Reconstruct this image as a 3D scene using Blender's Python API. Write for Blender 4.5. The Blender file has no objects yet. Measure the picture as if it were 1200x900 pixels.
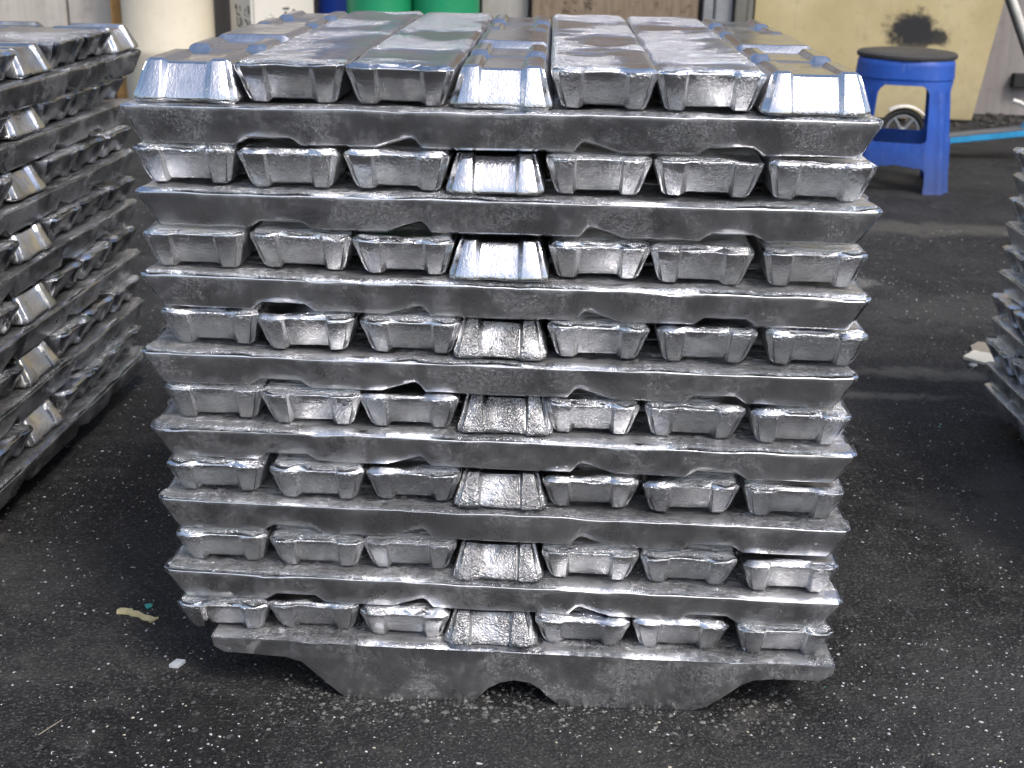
import bpy, bmesh, math, random
import numpy as np
from mathutils import Vector, Matrix, noise
R = math.radians
S = bpy.context.scene
COL = S.collection

# ------------------------------------------------------------------ camera, sky, sun, exposure
cam_d = bpy.data.cameras.new('camera'); cam = bpy.data.objects.new('camera', cam_d); COL.objects.link(cam)
YAW, PITCH, ROLL = 0.03092, 0.34090, 0.02163
cam.location = (0.05137, -1.28017, 0.84463)
_f = Vector((-math.sin(YAW)*math.cos(PITCH), math.cos(YAW)*math.cos(PITCH), -math.sin(PITCH)))
_r0 = Vector((math.cos(YAW), math.sin(YAW), 0)); _u0 = _r0.cross(_f)
_r = math.cos(ROLL)*_r0 + math.sin(ROLL)*_u0; _u = -math.sin(ROLL)*_r0 + math.cos(ROLL)*_u0
cam.rotation_euler = Matrix((( _r.x, _u.x, -_f.x), (_r.y, _u.y, -_f.y), (_r.z, _u.z, -_f.z))).to_euler()
cam_d.sensor_width = 36; cam_d.lens = 1533.02/1200*36
cam_d.clip_start = .05; cam_d.clip_end = 400
cam_d.dof.use_dof = True; cam_d.dof.focus_distance = 1.38; cam_d.dof.aperture_fstop = 12
S.camera = cam

SUN_AZ, SUN_EL = R(142), R(52)          # clockwise from +Y
w = bpy.data.worlds.new('World'); S.world = w; w.use_nodes = True
nt = w.node_tree; nt.nodes.clear()
sky = nt.nodes.new('ShaderNodeTexSky'); sky.sky_type = 'NISHITA'; sky.sun_disc = False
sky.sun_elevation = SUN_EL; sky.sun_rotation = SUN_AZ; sky.air_density = 1.0; sky.dust_density = 3.4; sky.ozone_density = 1.3
bg = nt.nodes.new('ShaderNodeBackground'); bg.inputs[1].default_value = .15
wo = nt.nodes.new('ShaderNodeOutputWorld')
nt.links.new(sky.outputs[0], bg.inputs[0]); nt.links.new(bg.outputs[0], wo.inputs[0])
sl = bpy.data.lights.new('sun', 'SUN'); sl.energy = 1.45; sl.angle = R(14); sl.color = (1, .965, .92)
sun = bpy.data.objects.new('sun', sl); COL.objects.link(sun)
sd = Vector((math.sin(SUN_AZ)*math.cos(SUN_EL), math.cos(SUN_AZ)*math.cos(SUN_EL), math.sin(SUN_EL)))
sun.rotation_euler = sd.to_track_quat('Z', 'Y').to_euler(); sun.location = sd*8
S.view_settings.view_transform = 'Standard'; S.view_settings.look = 'None'
S.view_settings.exposure = .60; S.view_settings.gamma = 1

rnd = random.Random(7)

# ------------------------------------------------------------------ helpers
class NT:
    """small wrapper for building node materials"""
    def __init__(s, name):
        s.m = bpy.data.materials.new(name); s.m.use_nodes = True; s.t = s.m.node_tree
        s.b = s.t.nodes['Principled BSDF']; s.o = s.t.nodes['Material Output']
    def n(s, typ, **kw):
        x = s.t.nodes.new('ShaderNode'+typ)
        for k, v in kw.items():
            if k.startswith('i_'): x.inputs[k[2:].replace('_', ' ')].default_value = v
            else: setattr(x, k, v)
        return x
    def l(s, a, b): s.t.links.new(a, b)
    def inp(s, sock, v):
        if hasattr(v, 'is_output') or hasattr(v, 'links'): s.l(v, sock)
        else: sock.default_value = v
    def math(s, op, a, b=0., c=None, clamp=False):
        x = s.n('Math', operation=op, use_clamp=clamp); s.inp(x.inputs[0], a); s.inp(x.inputs[1], b)
        if c is not None: s.inp(x.inputs[2], c)
        return x.outputs[0]
    def noise(s, vec, scale, detail=4, rough=.55, dist=0., kind='FBM'):
        x = s.n('TexNoise', noise_dimensions='3D'); s.l(vec, x.inputs['Vector'])
        x.inputs['Scale'].default_value = scale; x.inputs['Detail'].default_value = detail
        x.inputs['Roughness'].default_value = rough; x.inputs['Distortion'].default_value = dist
        return x.outputs['Fac']
    def voro(s, vec, scale, feature='F1', rnd_=1.):
        x = s.n('TexVoronoi', feature=feature); s.l(vec, x.inputs['Vector']); x.inputs['Scale'].default_value = scale
        return x
    def ramp(s, v, a, b, lo=0., hi=1.):
        x = s.n('MapRange', interpolation_type='SMOOTHSTEP'); s.inp(x.inputs[0], v)
        x.inputs[1].default_value = a; x.inputs[2].default_value = b; x.inputs[3].default_value = lo; x.inputs[4].default_value = hi
        return x.outputs[0]
    def mix(s, f, a, b):
        x = s.n('Mix', data_type='RGBA'); s.inp(x.inputs[0], f)
        for sock, v in ((x.inputs[6], a), (x.inputs[7], b)):
            if hasattr(v, 'links'): s.l(v, sock)
            else: sock.default_value = (*v[:3], 1)
        return x.outputs[2]
    def scalevec(s, vec, sc):
        x = s.n('Mapping'); s.l(vec, x.inputs[0]); x.inputs['Scale'].default_value = sc; return x.outputs[0]
    def objvec(s):
        tc = s.n('TexCoord'); oi = s.n('ObjectInfo')
        sc = s.n('VectorMath', operation='SCALE'); sc.inputs[0].default_value = (7.3, 11.7, 5.1)
        s.l(oi.outputs['Random'], sc.inputs['Scale'])
        ad = s.n('VectorMath', operation='ADD'); s.l(tc.outputs['Object'], ad.inputs[0]); s.l(sc.outputs[0], ad.inputs[1])
        return ad.outputs[0], tc, oi
    def bump(s, h, dist, strength=1., prev=None):
        x = s.n('Bump'); x.inputs['Strength'].default_value = strength; x.inputs['Distance'].default_value = dist
        s.l(h, x.inputs['Height'])
        if prev is not None: s.l(prev, x.inputs['Normal'])
        return x.outputs[0]
    def set(s, **kw):
        for k, v in kw.items():
            sock = s.b.inputs[{'color': 'Base Color', 'metal': 'Metallic', 'rough': 'Roughness', 'normal': 'Normal',
                               'spec': 'Specular IOR Level', 'coat': 'Coat Weight'}[k]]
            if hasattr(v, 'links'): s.l(v, sock)
            elif k == 'color': sock.default_value = (*v[:3], 1)
            else: sock.default_value = v
        return s.m

def tag(o, label=None, cat=None, group=None, kind=None):
    if label: o['label'] = label
    if cat: o['category'] = cat
    if group: o['group'] = group
    if kind: o['kind'] = kind
    return o
def link_mesh(name, me, mat=None, parent=None, loc=None):
    o = bpy.data.objects.new(name, me); COL.objects.link(o)
    if mat and not me.materials: me.materials.append(mat)
    if parent: o.parent = parent
    if loc: o.location = loc
    return o
def from_bm(name, bm, mat, parent=None, smooth=True):
    me = bpy.data.meshes.new(name); bmesh.ops.recalc_face_normals(bm, faces=bm.faces[:]); bm.to_mesh(me); bm.free()
    if smooth:
        for p in me.polygons: p.use_smooth = True
        me.set_sharp_from_angle(angle=R(38))
    return link_mesh(name, me, mat, parent)
def empty(name, loc=(0, 0, 0), rz=0):
    o = bpy.data.objects.new(name, None); COL.objects.link(o); o.location = loc; o.rotation_euler = (0, 0, rz); o.empty_display_size = .1
    return o
def box_bm(x0, x1, y0, y1, z0, z1, bev=.003, seg=2, bm=None):
    b = bmesh.new()
    bmesh.ops.create_cube(b, size=1)
    for v in b.verts:
        v.co = Vector(((x0+x1)/2+v.co.x*(x1-x0), (y0+y1)/2+v.co.y*(y1-y0), (z0+z1)/2+v.co.z*(z1-z0)))
    if bev: bmesh.ops.bevel(b, geom=b.edges[:], offset=bev, segments=seg, affect='EDGES')
    if bm is None: return b
    me = bpy.data.meshes.new('t'); b.to_mesh(me); b.free(); bm.from_mesh(me); bpy.data.meshes.remove(me); return bm
def lathe_bm(profile, n=48, bm=None, a0=0, a1=2*math.pi, closed=True, sx=1, sy=1, center=(0, 0)):
    bm = bm or bmesh.new(); rings = []
    cnt = n if closed else n+1
    for r, z in profile:
        rings.append([bm.verts.new((center[0]+sx*r*math.cos(a0+(a1-a0)*i/n), center[1]+sy*r*math.sin(a0+(a1-a0)*i/n), z)) for i in range(cnt)])
    for a, b in zip(rings, rings[1:]):
        for i in range(n):
            j = (i+1) % cnt
            bm.faces.new((a[i], a[j], b[j], b[i]))
    return bm, rings
def tube_bm(pts, r, n=12, bm=None):
    bm = bm or bmesh.new(); rings = []
    pts = [Vector(p) for p in pts]
    for k, p in enumerate(pts):
        t = (pts[min(k+1, len(pts)-1)]-pts[max(k-1, 0)]).normalized()
        a = t.cross(Vector((0.13, .9, .31))).normalized(); b = t.cross(a)
        rr = r[k] if isinstance(r, (list, tuple)) else r
        rings.append([bm.verts.new(p+rr*(math.cos(2*math.pi*i/n)*a+math.sin(2*math.pi*i/n)*b)) for i in range(n)])
    for a, b in zip(rings, rings[1:]):
        for i in range(n): bm.faces.new((a[i], a[(i+1) % n], b[(i+1) % n], b[i]))
    bm.faces.new(rings[0]); bm.faces.new(rings[-1][::-1])
    return bm
def torus_bm(R0, r, n=48, m=12, bm=None, axis='Y', c=(0, 0, 0)):
    bm = bm or bmesh.new(); rings = []
    for i in range(n):
        a = 2*math.pi*i/n; ring = []
        for j in range(m):
            b = 2*math.pi*j/m; rr = R0+r*math.cos(b); y = r*math.sin(b)
            ring.append(bm.verts.new((c[0]+rr*math.cos(a), c[1]+y, c[2]+rr*math.sin(a))))
        rings.append(ring)
    for i in range(n):
        for j in range(m):
            bm.faces.new((rings[i][j], rings[(i+1) % n][j], rings[(i+1) % n][(j+1) % m], rings[i][(j+1) % m]))
    return bm

# ------------------------------------------------------------------ materials
def aluminium(name, pebble=.5, bare=(.80, .805, .82), streak=.3, dull=.3, warm=0., blotch=0., scf=1., dcol=(.44, .445, .46)):
    """cast aluminium; ends pebbled by the mould, long sides scuffed, open face rippled as it froze"""
    s = NT(name); v, tc, oi = s.objvec()
    sep = s.n('SeparateXYZ'); s.l(tc.outputs['Normal'], sep.inputs[0])
    nx, ny, nz = sep.outputs
    top = s.ramp(nz, .80, .97); endm = s.ramp(s.math('ABSOLUTE', nx), .55, .8); sidem = s.ramp(s.math('ABSOLUTE', ny), .55, .8)
    # colour: bare metal, grey oxide film in patches, pale scuffs on the long sides
    patch = s.ramp(s.noise(v, 9, 5, .6), .40, .68)
    fine = s.noise(v, 130, 4, .6)
    base = s.mix(s.math('MULTIPLY', patch, dull), bare, dcol)
    base = s.mix(s.math('MULTIPLY', s.ramp(fine, .5, .75), .25), base, (.45, .44, .43))
    # scuffs: thin curly marks gated by a larger noise
    sv = s.scalevec(v, (1, 1, 1.6))
    sn = s.noise(sv, 120, 3, .72, 2.2)
    thin = s.math('SUBTRACT', 1., s.ramp(s.math('ABSOLUTE', s.math('SUBTRACT', sn, .5)), .0, .020))
    gate = s.ramp(s.noise(v, 15, 4, .7), .44, .60)
    scuff = s.math('MULTIPLY', s.math('MULTIPLY', s.math('MULTIPLY', thin, gate), s.ramp(s.noise(v, 380, 2, .6), .34, .50)), s.math('MULTIPLY', s.math('ADD', sidem, s.math('MULTIPLY', endm, .25)), scf))
    # brownish stains / grime
    st = s.ramp(s.noise(v, 23, 5, .65, .4), .62, .75)
    base = s.mix(s.math('MULTIPLY', st, .35+warm), base, (.36, .35, .325))
    base = s.mix(s.math('MULTIPLY', scuff, .95), base, (.98, .98, .98))
    # near-black noise blotches over the flat of the open face
    if blotch:
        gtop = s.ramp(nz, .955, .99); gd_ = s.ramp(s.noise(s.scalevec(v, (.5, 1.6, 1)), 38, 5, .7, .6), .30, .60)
        base = s.mix(s.math('MULTIPLY', s.math('MULTIPLY', gd_, gtop), blotch), base, (.05, .05, .05))
    # roughness
    r1 = s.ramp(s.noise(v, 30, 4, .6), .3, .75, .0, .12)
    rough = s.math('ADD', s.math('ADD', s.math('MULTIPLY', sidem, .10), s.math('MULTIPLY', endm, -.02)), .16)
    rough = s.math('ADD', rough, r1); rough = s.math('ADD', rough, s.math('MULTIPLY', top, -.05))
    rough = s.math('ADD', rough, s.math('MULTIPLY', scuff, .15))
    metal = s.math('SUBTRACT', 1., s.math('ADD', s.math('MULTIPLY', scuff, .7), s.math('MULTIPLY', st, .25)))
    if blotch: metal = s.math('MULTIPLY', metal, s.math('SUBTRACT', 1., s.math('MULTIPLY', s.math('MULTIPLY', gd_, gtop), blotch*.8)))
    # relief
    p1 = s.noise(v, 620, 2, .5); p2 = s.noise(v, 270, 3, .5, .7)
    peb = s.math('ADD', s.math('MULTIPLY', p1, .45), s.math('MULTIPLY', p2, .8))
    gatep = s.ramp(s.noise(v, 26, 2, .5), .32, .58, .30, 1.)
    b1 = s.bump(s.math('MULTIPLY', s.math('MULTIPLY', peb, gatep), s.math('ADD', s.math('MULTIPLY', endm, 1.), .15)), .0022*pebble)
    # drag marks down the mould wall
    dv = s.scalevec(v, (1, 1, .06)); dn = s.noise(dv, 330, 2, .5)
    b2 = s.bump(s.math('MULTIPLY', dn, s.math('ADD', s.math('MULTIPLY', sidem, 1), s.math('MULTIPLY', endm, .5))), .0006*streak, prev=b1)
    # frozen ripples on the open face
    rv = s.scalevec(v, (1, .55, .3))
    rp = s.noise(rv, 80, 5, .66, 1.4); rp2 = s.noise(v, 240, 3, .6, 1.)
    sheen = s.ramp(s.noise(v, 7, 2, .5), .40, .58, .06, 1.)
    rip = s.math('MULTIPLY', s.math('MULTIPLY', s.math('ADD', rp, s.math('MULTIPLY', rp2, .40)), top), sheen)
    b3 = s.bump(rip, .0175, prev=b2)
    # nicks
    vo = s.voro(v, 60); nick = s.ramp(vo.outputs['Distance'], .0, .12)
    b4 = s.bump(nick, .0007, strength=.5, prev=b3)
    return s.set(color=base, metal=metal, rough=rough, normal=b4)

ALU = aluminium('aluminium_cast', pebble=.8, bare=(.86, .865, .88), dull=.05)
ALU_SHADED = aluminium('aluminium_cast_shaded', pebble=1.0, bare=(.82, .83, .85), dull=.45, dcol=(.55, .555, .58))  # weaker light on the lower rows put into darker metal and film colours
ALU_SMOOTH = aluminium('aluminium_smooth', bare=(.66, .665, .68), pebble=.24, dull=.1, streak=.5)
ALU_ROUGH = aluminium('aluminium_pitted', bare=(.52, .52, .525), pebble=1.7, dull=1.2, streak=.2, warm=.05, dcol=(.40, .40, .40))
ALU_SIDE = aluminium('aluminium_scuffed', pebble=.5, dull=.7, streak=.5, blotch=.35, dcol=(.42, .43, .455))
ALU_SIDE_BLOTCHED = aluminium('aluminium_scuffed_blotched', pebble=.5, dull=.6, streak=.5, blotch=.62, dcol=(.44, .45, .465))
ALU_STREAK_SHADED = aluminium('aluminium_streaked_shaded', bare=(.72, .725, .74), pebble=.30, dull=1.0, streak=1.6, warm=.1, dcol=(.28, .28, .29))  # left stack's shade put into the darker bare and film colours
ALU_TAN_REFLECT = aluminium('aluminium_tan_reflection', pebble=.55, dull=.8, streak=1.0, warm=.35, dcol=(.42, .39, .31))  # yellow board's reflection painted in as a tan film and stain
ALU_SCRATCHED_SHADED = aluminium('aluminium_scratched_shaded', bare=(.55, .555, .57), pebble=.5, dull=1.4, streak=.8, warm=.1, blotch=.9, scf=2.2, dcol=(.20, .20, .205))  # shade on the left stack's long bars painted into the metal colours

def asphalt():
    s = NT('asphalt_dirty'); tc = s.n('TexCoord'); v = tc.outputs['Object']
    n1 = s.noise(v, 2.2, 6, .6); n2 = s.noise(v, 26, 5, .65); n3 = s.noise(v, 260, 3, .6)
    c = s.mix(s.ramp(n1, .35, .7), (.009, .009, .0095), (.029, .029, .029))
    c = s.mix(s.math('MULTIPLY', s.ramp(n2, .45, .75), .5), c, (.065, .063, .060))
    c = s.mix(s.math('MULTIPLY', s.ramp(n3, .54, .70), .75), c, (.13, .13, .13)); c = s.mix(s.math('MULTIPLY', s.ramp(s.noise(v, 110, 4, .7), .56, .70), .5), c, (.15, .145, .14))
    # dusty tan wheel streaks
    dv = s.scalevec(v, (.8, 3.2, 1)); d = s.ramp(s.noise(dv, 1.6, 6, .7, .6), .54, .72)
    c = s.mix(s.math('MULTIPLY', d, .22), c, (.15, .142, .125)); c = s.mix(s.math('MULTIPLY', s.ramp(s.noise(v, 5.5, 6, .7, .8), .58, .74), .30), c, (.16, .155, .14))
    def patch(cx, cy, rx, ry, c, col, amt, wob=1.1, sc=5):
        mp = s.n('Mapping'); s.l(v, mp.inputs[0]); mp.inputs['Location'].default_value = (-cx/rx, -cy/ry, 0); mp.inputs['Scale'].default_value = (1/rx, 1/ry, 0)
        ln = s.n('VectorMath', operation='LENGTH'); s.l(mp.outputs[0], ln.inputs[0])
        dd = s.math('ADD', ln.outputs['Value'], s.math('MULTIPLY', s.math('SUBTRACT', s.noise(v, sc, 6, .7, .5), .5), wob*2))
        return s.mix(s.math('MULTIPLY', s.ramp(dd, .3, 1.1, 1., 0.), amt), c, col)
    c = patch(1.0, 1.7, .30, .22, c, (.085, .083, .078), .45, 1.5, 6); c = patch(.75, .55, .16, .22, c, (.085, .083, .08), .4, 1.5, 8)
    tan = (.17, .16, .135)
    c = patch(1.17, 2.60, .55, .13, c, tan, .36); c = patch(.78, 1.24, .17, .05, c, tan, .55, 1.3, 14); c = patch(.70, 1.10, .16, .025, c, tan, .5, 1.3, 14)
    c = patch(.80, 1.95, .10, .06, c, (.25, .245, .23), .5, 1.3, 16); c = patch(-.75, .25, .30, .14, c, (.08, .08, .08), .25, 1.4, 9); c = patch(.60, .05, .25, .18, c, (.09, .09, .088), .28, 1.4, 9)
    c = patch(.1, -.22, .45, .10, c, (.09, .09, .09), .3, 1.4, 9); c = patch(-.35, -.12, .12, .16, c, (.012, .012, .012), .6)
    vo = s.voro(v, 150); sp = s.math('MULTIPLY', s.math('SUBTRACT', 1., s.ramp(vo.outputs['Distance'], .08, .2)), s.ramp(s.noise(v, 45, 2, .5), .55, .62))
    c = s.mix(s.math('MULTIPLY', sp, .6), c, (.33, .33, .34))
    b = s.bump(n3, .004, .8); b = s.bump(n2, .008, .55, prev=b); b = s.bump(s.voro(v, 190).outputs['Distance'], .0025, .7, prev=b)
    rg = s.ramp(n2, .3, .75, .62, .92)
    return s.set(color=c, rough=rg, normal=b, spec=.16)
def plain(name, col, rough=.5, metal=0., var=.12, scale=8, bump=.0006, dirt=(.12, .10, .08), dirt_amt=.25, spec=.5):
    s = NT(name); v, tc, oi = s.objvec()
    n = s.noise(v, scale, 5, .6); n2 = s.noise(v, scale*9, 4, .6)
    lo = tuple(max(0, x*(1-var*2)) for x in col)
    c = s.mix(s.ramp(n, .3, .7), lo, col)
    c = s.mix(s.math('MULTIPLY', s.ramp(n2, .52, .78), dirt_amt), c, dirt)
    rr = s.ramp(n2, .3, .8, rough, min(1, rough+.18))
    return s.set(color=c, rough=rr, metal=metal, normal=s.bump(n2, bump, .6), spec=spec)

# ------------------------------------------------------------------ the aluminium ingot
LEN, TW, BW, TH = .742, .1055, .085, .0420
def lerp_profile(pr, d):
    for (a, za), (b, zb) in zip(pr, pr[1:]):
        if d <= b: return za+(zb-za)*(d-a)/(b-a+1e-12)
    return pr[-1][1]
LEGP = [(0, 0), (.112, 0), (.124, .0078), (.166, .0078), (.177, 0), (.2507, 0), (.281, .0098), (.286, .0108), (.290, .0085), (.297, 0), (.5, 0)]
GRVP = [(0, .0034), (.09, .0042), (.112, .0052), (.124, .0078), (.166, .0078), (.177, .0055), (.250, .0055), (.286, .0108), (.297, 0), (.5, 0)]
def ingot_mesh(seed, leng=LEN, name='ingot'):
    rg = random.Random(seed)
    base = [0, .0075, .015, .03, .05, .075, .1, .112, .118, .124, .138, .152, .166, .1715, .177, .19, .205, .22, .235, .2507, .262, .274, .281, .286, .290, .297, .31, .325, .34, .355]
    us = [d-leng/2 for d in base] + [0.] + [leng/2-d for d in reversed(base)]
    # v columns: (bottom y, top y, groove weight)
    cb = [-BW/2, -BW/2+.005, -.033, -.0250, -.0200, -.010, 0, .010, .0200, .0250, .033, BW/2-.005, BW/2]
    jl, jr = rg.uniform(-.0015, .0015), rg.uniform(-.0015, .0015)
    ct = [-TW/2, -TW/2+.0075, -.036, -.0240, -.0205, -.011, 0, .011, .0205, .0240, .036, TW/2-.0075, TW/2]
    gw = [0, 0, 0, 0, 1, 1, 1, 1, 1, 0, 0, 0, 0]
    ws = [0, .3, .6, .85, 1.]
    taper = .0165+rg.uniform(-.002, .003)
    rimd = rg.uniform(.0026, .0042); bend = rg.uniform(-.0012, .0012); sag = rg.uniform(.0008, .0028)
    nu, nv, nw = len(us), len(cb), len(ws)
    bm = bmesh.new(); V = {}
    def P(i, j, k):
        key = (i, j, k)
        if key in V: return V[key]
        u = us[i]; t = ws[k]; d = leng/2-abs(u); sgn = -1 if u < 0 else 1
        te = min(1., t/.88)                # the last few millimetres under the rim stand upright
        hl = leng/2-taper*(1-te)
        inset = gw[j]*(.0044*(1-t)+.0036*t)
        endw = max(0., 1-d/.05)          # how strongly this station follows the end wall
        x = sgn*(abs(u)-(leng/2-hl+inset)*endw) if u else 0.
        y = cb[j]+(ct[j]-cb[j])*te
        if i in (0, nu-1) and j in (0, nv-1): y *= 1-.075*(.5+.5*te); x -= sgn*.0055
        elif i in (0, nu-1) and j in (1, nv-2): x -= sgn*.0012
        elif i in (1, nu-2) and j in (0, nv-1): y *= .990
        y += (jl if y < 0 else jr)*gw[j]
        zb = lerp_profile(GRVP if gw[j] else LEGP, d)
        z = zb+(TH-zb)*t
        if k == 0:
            if j in (0, nv-1): z += .0032
            if i in (0, nu-1): z += .0014
        if k == nw-1:
            q = ct[j]/(TW/2); e = min(1, d/.05)
            z -= sag*(1-q*q)*e
            if i in (0, nu-1) or j in (0, nv-1): z -= rimd
        elif k == nw-2: z -= rimd*.5
        V[key] = bm.verts.new((x, y, z)); return V[key]
    def quad(a, b, c, d):
        try: bm.faces.new((P(*a), P(*b), P(*c), P(*d)))
        except ValueError: pass
    for i in range(nu-1):
        for j in range(nv-1):
            quad((i, j, 0), (i, j+1, 0), (i+1, j+1, 0), (i+1, j, 0))
            quad((i, j, nw-1), (i+1, j, nw-1), (i+1, j+1, nw-1), (i, j+1, nw-1))
        for k in range(nw-1):
            quad((i, 0, k), (i+1, 0, k), (i+1, 0, k+1), (i, 0, k+1))
            quad((i, nv-1, k), (i, nv-1, k+1), (i+1, nv-1, k+1), (i+1, nv-1, k))
    for j in range(nv-1):
        for k in range(nw-1):
            quad((0, j, k), (0, j, k+1), (0, j+1, k+1), (0, j+1, k))
            quad((nu-1, j, k), (nu-1, j+1, k), (nu-1, j+1, k+1), (nu-1, j, k+1))
    bm.normal_update()
    hard = [e for e in bm.edges if len(e.link_faces) == 2 and e.calc_face_angle(0) > R(33)]
    bmesh.ops.bevel(bm, geom=hard, offset=.0024, segments=3, profile=.5, affect='EDGES', clamp_overlap=True)
    off = Vector((rg.uniform(-50, 50), rg.uniform(-50, 50), rg.uniform(-50, 50)))
    for v in bm.verts:
        c = v.co; n1 = noise.noise_vector(c*16+off); n2 = noise.noise_vector(c*60+off)
        rim = max(0., c.z/TH)
        d = n1*.0008+n2*.00040*(.4+1.3*rim)
        v.co = c+d
        if c.z > TH*.9: v.co.z += noise.noise(Vector((c.x*22, c.y*34, 0))+off)*.0015+noise.noise(Vector((c.x*45, c.y*30, 4))+off)*.0007
        v.co.z += bend*(1-(2*c.x/leng)**2)
    me = bpy.data.meshes.new(name); bmesh.ops.recalc_face_normals(bm, faces=bm.faces[:]); bm.to_mesh(me); bm.free()
    for p in me.polygons: p.use_smooth = True
    return me
MATS = {'e': ALU_SIDE_BLOTCHED, 'n': ALU, 't': ALU_TAN_REFLECT, 'm': ALU_SHADED, 'o': ALU_SCRATCHED_SHADED, 's': ALU_SMOOTH, 'r': ALU_ROUGH, 'd': ALU_SIDE, 'k': ALU_STREAK_SHADED}
POOL = [ingot_mesh(100+i) for i in range(14)]
_cache = {}
def pooled(i, mat):
    key = (i, mat)
    if key not in _cache:
        me = POOL[i].copy() if any(k[0] == i for k in _cache) else POOL[i]
        me.materials.clear(); me.materials.append(MATS[mat]); _cache[key] = me
    return _cache[key]
ING_I = [0]
def put_ingot(center, yaw, label, group, mat='n', inverted=False, roll=0., pitch=0., sl=1., sw=1., sh=1., M=None, cat='metal ingot'):
    """center = middle of the lower side; the bar runs along local X"""
    ING_I[0] += 1
    me = pooled((ING_I[0]*5+ING_I[0]//7) % len(POOL), mat)
    o = bpy.data.objects.new('aluminium_ingot', me); COL.objects.link(o)
    m = Matrix.Rotation(yaw+(math.pi if rnd.random() < .5 else 0), 4, 'Z') @ Matrix.Rotation(roll, 4, 'X') @ Matrix.Rotation(pitch, 4, 'Y')
    z = center[2]
    if inverted:
        m = m @ Matrix.Rotation(math.pi, 4, 'X'); z += TH*sh
    T = Matrix.Translation((center[0], center[1], z)) @ m @ Matrix.Diagonal((sl, sw, sh, 1))
    if M is not None: T = M @ T
    o.matrix_world = T
    return tag(o, label, cat, group)

ORD = ['top', 'second', 'third', 'fourth', 'fifth', 'sixth', 'seventh', 'eighth']
NTH = ['first', 'second', 'third', 'fourth', 'fifth', 'sixth', 'seventh']

# ------------------------------------------------------------------ central stack
SIDE_TOP = [.6697, .5850, .4975, .4130, .3280, .2420, .1560, .0730]       # last = top of the base bars
TILT = [-.003, 0, .004, .005, .007, .010, .012, .009]                      # left minus right over the width
SIDE_X = [(-.3759, .3608), (-.3670, .3697), (-.3669, .3686), (-.3738, .3646), (-.3700, .3729), (-.3667, .3751), (-.3660, .3760)]
ENDS = [
 [(-.3134, .1051), (-.2113, .1085), (-.1039, .1063), (-.0058, .1011), (.093, .1053), (.2, .1072), (.3008, .1071)],
 [(-.3218, .1038), (-.2149, .1016), (-.1063, .107), (-.0115, .0992), (.0921, .1052), (.2017, .1089), (.3111, .1067)],
 [(-.3148, .1052), (-.2059, .1056), (-.1015, .1034), (-.0041, .1014), (.0958, .1042), (.2022, .1054), (.3128, .1057)],
 [(-.3067, .1039), (-.2027, .1025), (-.0968, .1056), (0., .0982), (.1003, .1064), (.2095, .105), (.3221, .1063)],
 [(-.3072, .1061), (-.2018, .1065), (-.0956, .106), (.0029, .103), (.0982, .1007), (.2057, .1073), (.3141, .106)],
 [(-.3098, .1073), (-.1967, .1041), (-.0929, .1018), (.0017, .1014), (.0999, .1046), (.2052, .1042), (.3163, .1073)],
 [(-.3062, .1038), (-.2016, .1053), (-.0966, .1048), (.0017, .1007), (.1011, .1077), (.2108, .1063), (.321, .1049)],
 [(-.3094, .103), (-.2052, .1036), (-.1018, .1012), (-.0055, .1066), (.0965, .107), (.2047, .1075), (.3195, .107)]]
def tz(k, x): return -TILT[k]*x/.74
ETH = .0425
for k in range(8):
    for i, (cx, wd) in enumerate(ENDS[k]):
        inv = i == 3 or (k == 0 and i in (0, 6))
        zb = SIDE_TOP[k]+tz(k, cx)+.0004
        if inv: mat = 's' if k < 3 else 'r'
        elif k == 0: mat = 's' if i < 3 else 'n'
        else: mat = 'n' if k < 3 or rnd.random() < .25 else 'm'
        if inv: face = 'Bright upside-down' if k < 3 else 'Dull pitted upside-down'
        else: face = 'Wide-side-up'
        pos = 'middle' if i == 3 else NTH[i] if i < 3 else ['', '', '', '', 'fifth', 'sixth', 'seventh'][i]
        if i == 3: lab = '%s ingot in the middle of the %s row of ends, central stack' % (face, ORD[k])
        elif i == 0: lab = '%s ingot at the left end of the %s row of ends, central stack' % (face, ORD[k])
        elif i == 6: lab = '%s ingot at the right end of the %s row of ends, central stack' % (face, ORD[k])
        else: lab = '%s ingot, %s from left in the %s row of ends, central stack' % (face, pos, ORD[k])
        L2 = .764
        put_ingot((cx, .003+L2/2+rnd.uniform(-.004, .005), zb), math.pi/2+rnd.uniform(-.006, .006), lab,
                  'ingot ends facing front in the central stack', mat, inv, roll=rnd.uniform(-.012, .012)+(.012 if not inv else 0)*0,
                  sl=L2/LEN, sw=wd/TW, sh=ETH/TH*(.985 if not inv else .97))
    if k < 7:
        for r in range(7):
            x0, x1 = SIDE_X[k]; cy = .0530+r*.1125+(rnd.uniform(-.003, .004) if r else 0)
            cx = (x0+x1)/2 if r == 0 else (x0+x1)/2+rnd.uniform(-.006, .006)
            zt = SIDE_TOP[k]; sh = .0412/TH
            if r == 0: lab, gr = 'Long ingot lying across the front, %s crosswise layer from the top, central stack' % ORD[k].replace('top', 'first'), 'long ingots lying across the front of the central stack'
            else: lab, gr = 'Crosswise ingot inside the central stack, hidden behind the front one', 'hidden crosswise ingots of the central stack'
            # local X runs along world X here; keep the stack's slight lean
            put_ingot((cx, cy, zt-.0412), 0, lab, gr, 'd' if k < 2 else 'e', sl=(x1-x0+.012)/LEN if r == 0 else 1., sh=sh, M=Matrix.Translation((cx, 0, zt)) @ Matrix.Rotation(TILT[k]/.74, 4, 'Y') @ Matrix.Translation((-cx, 0, -zt)))

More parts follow.
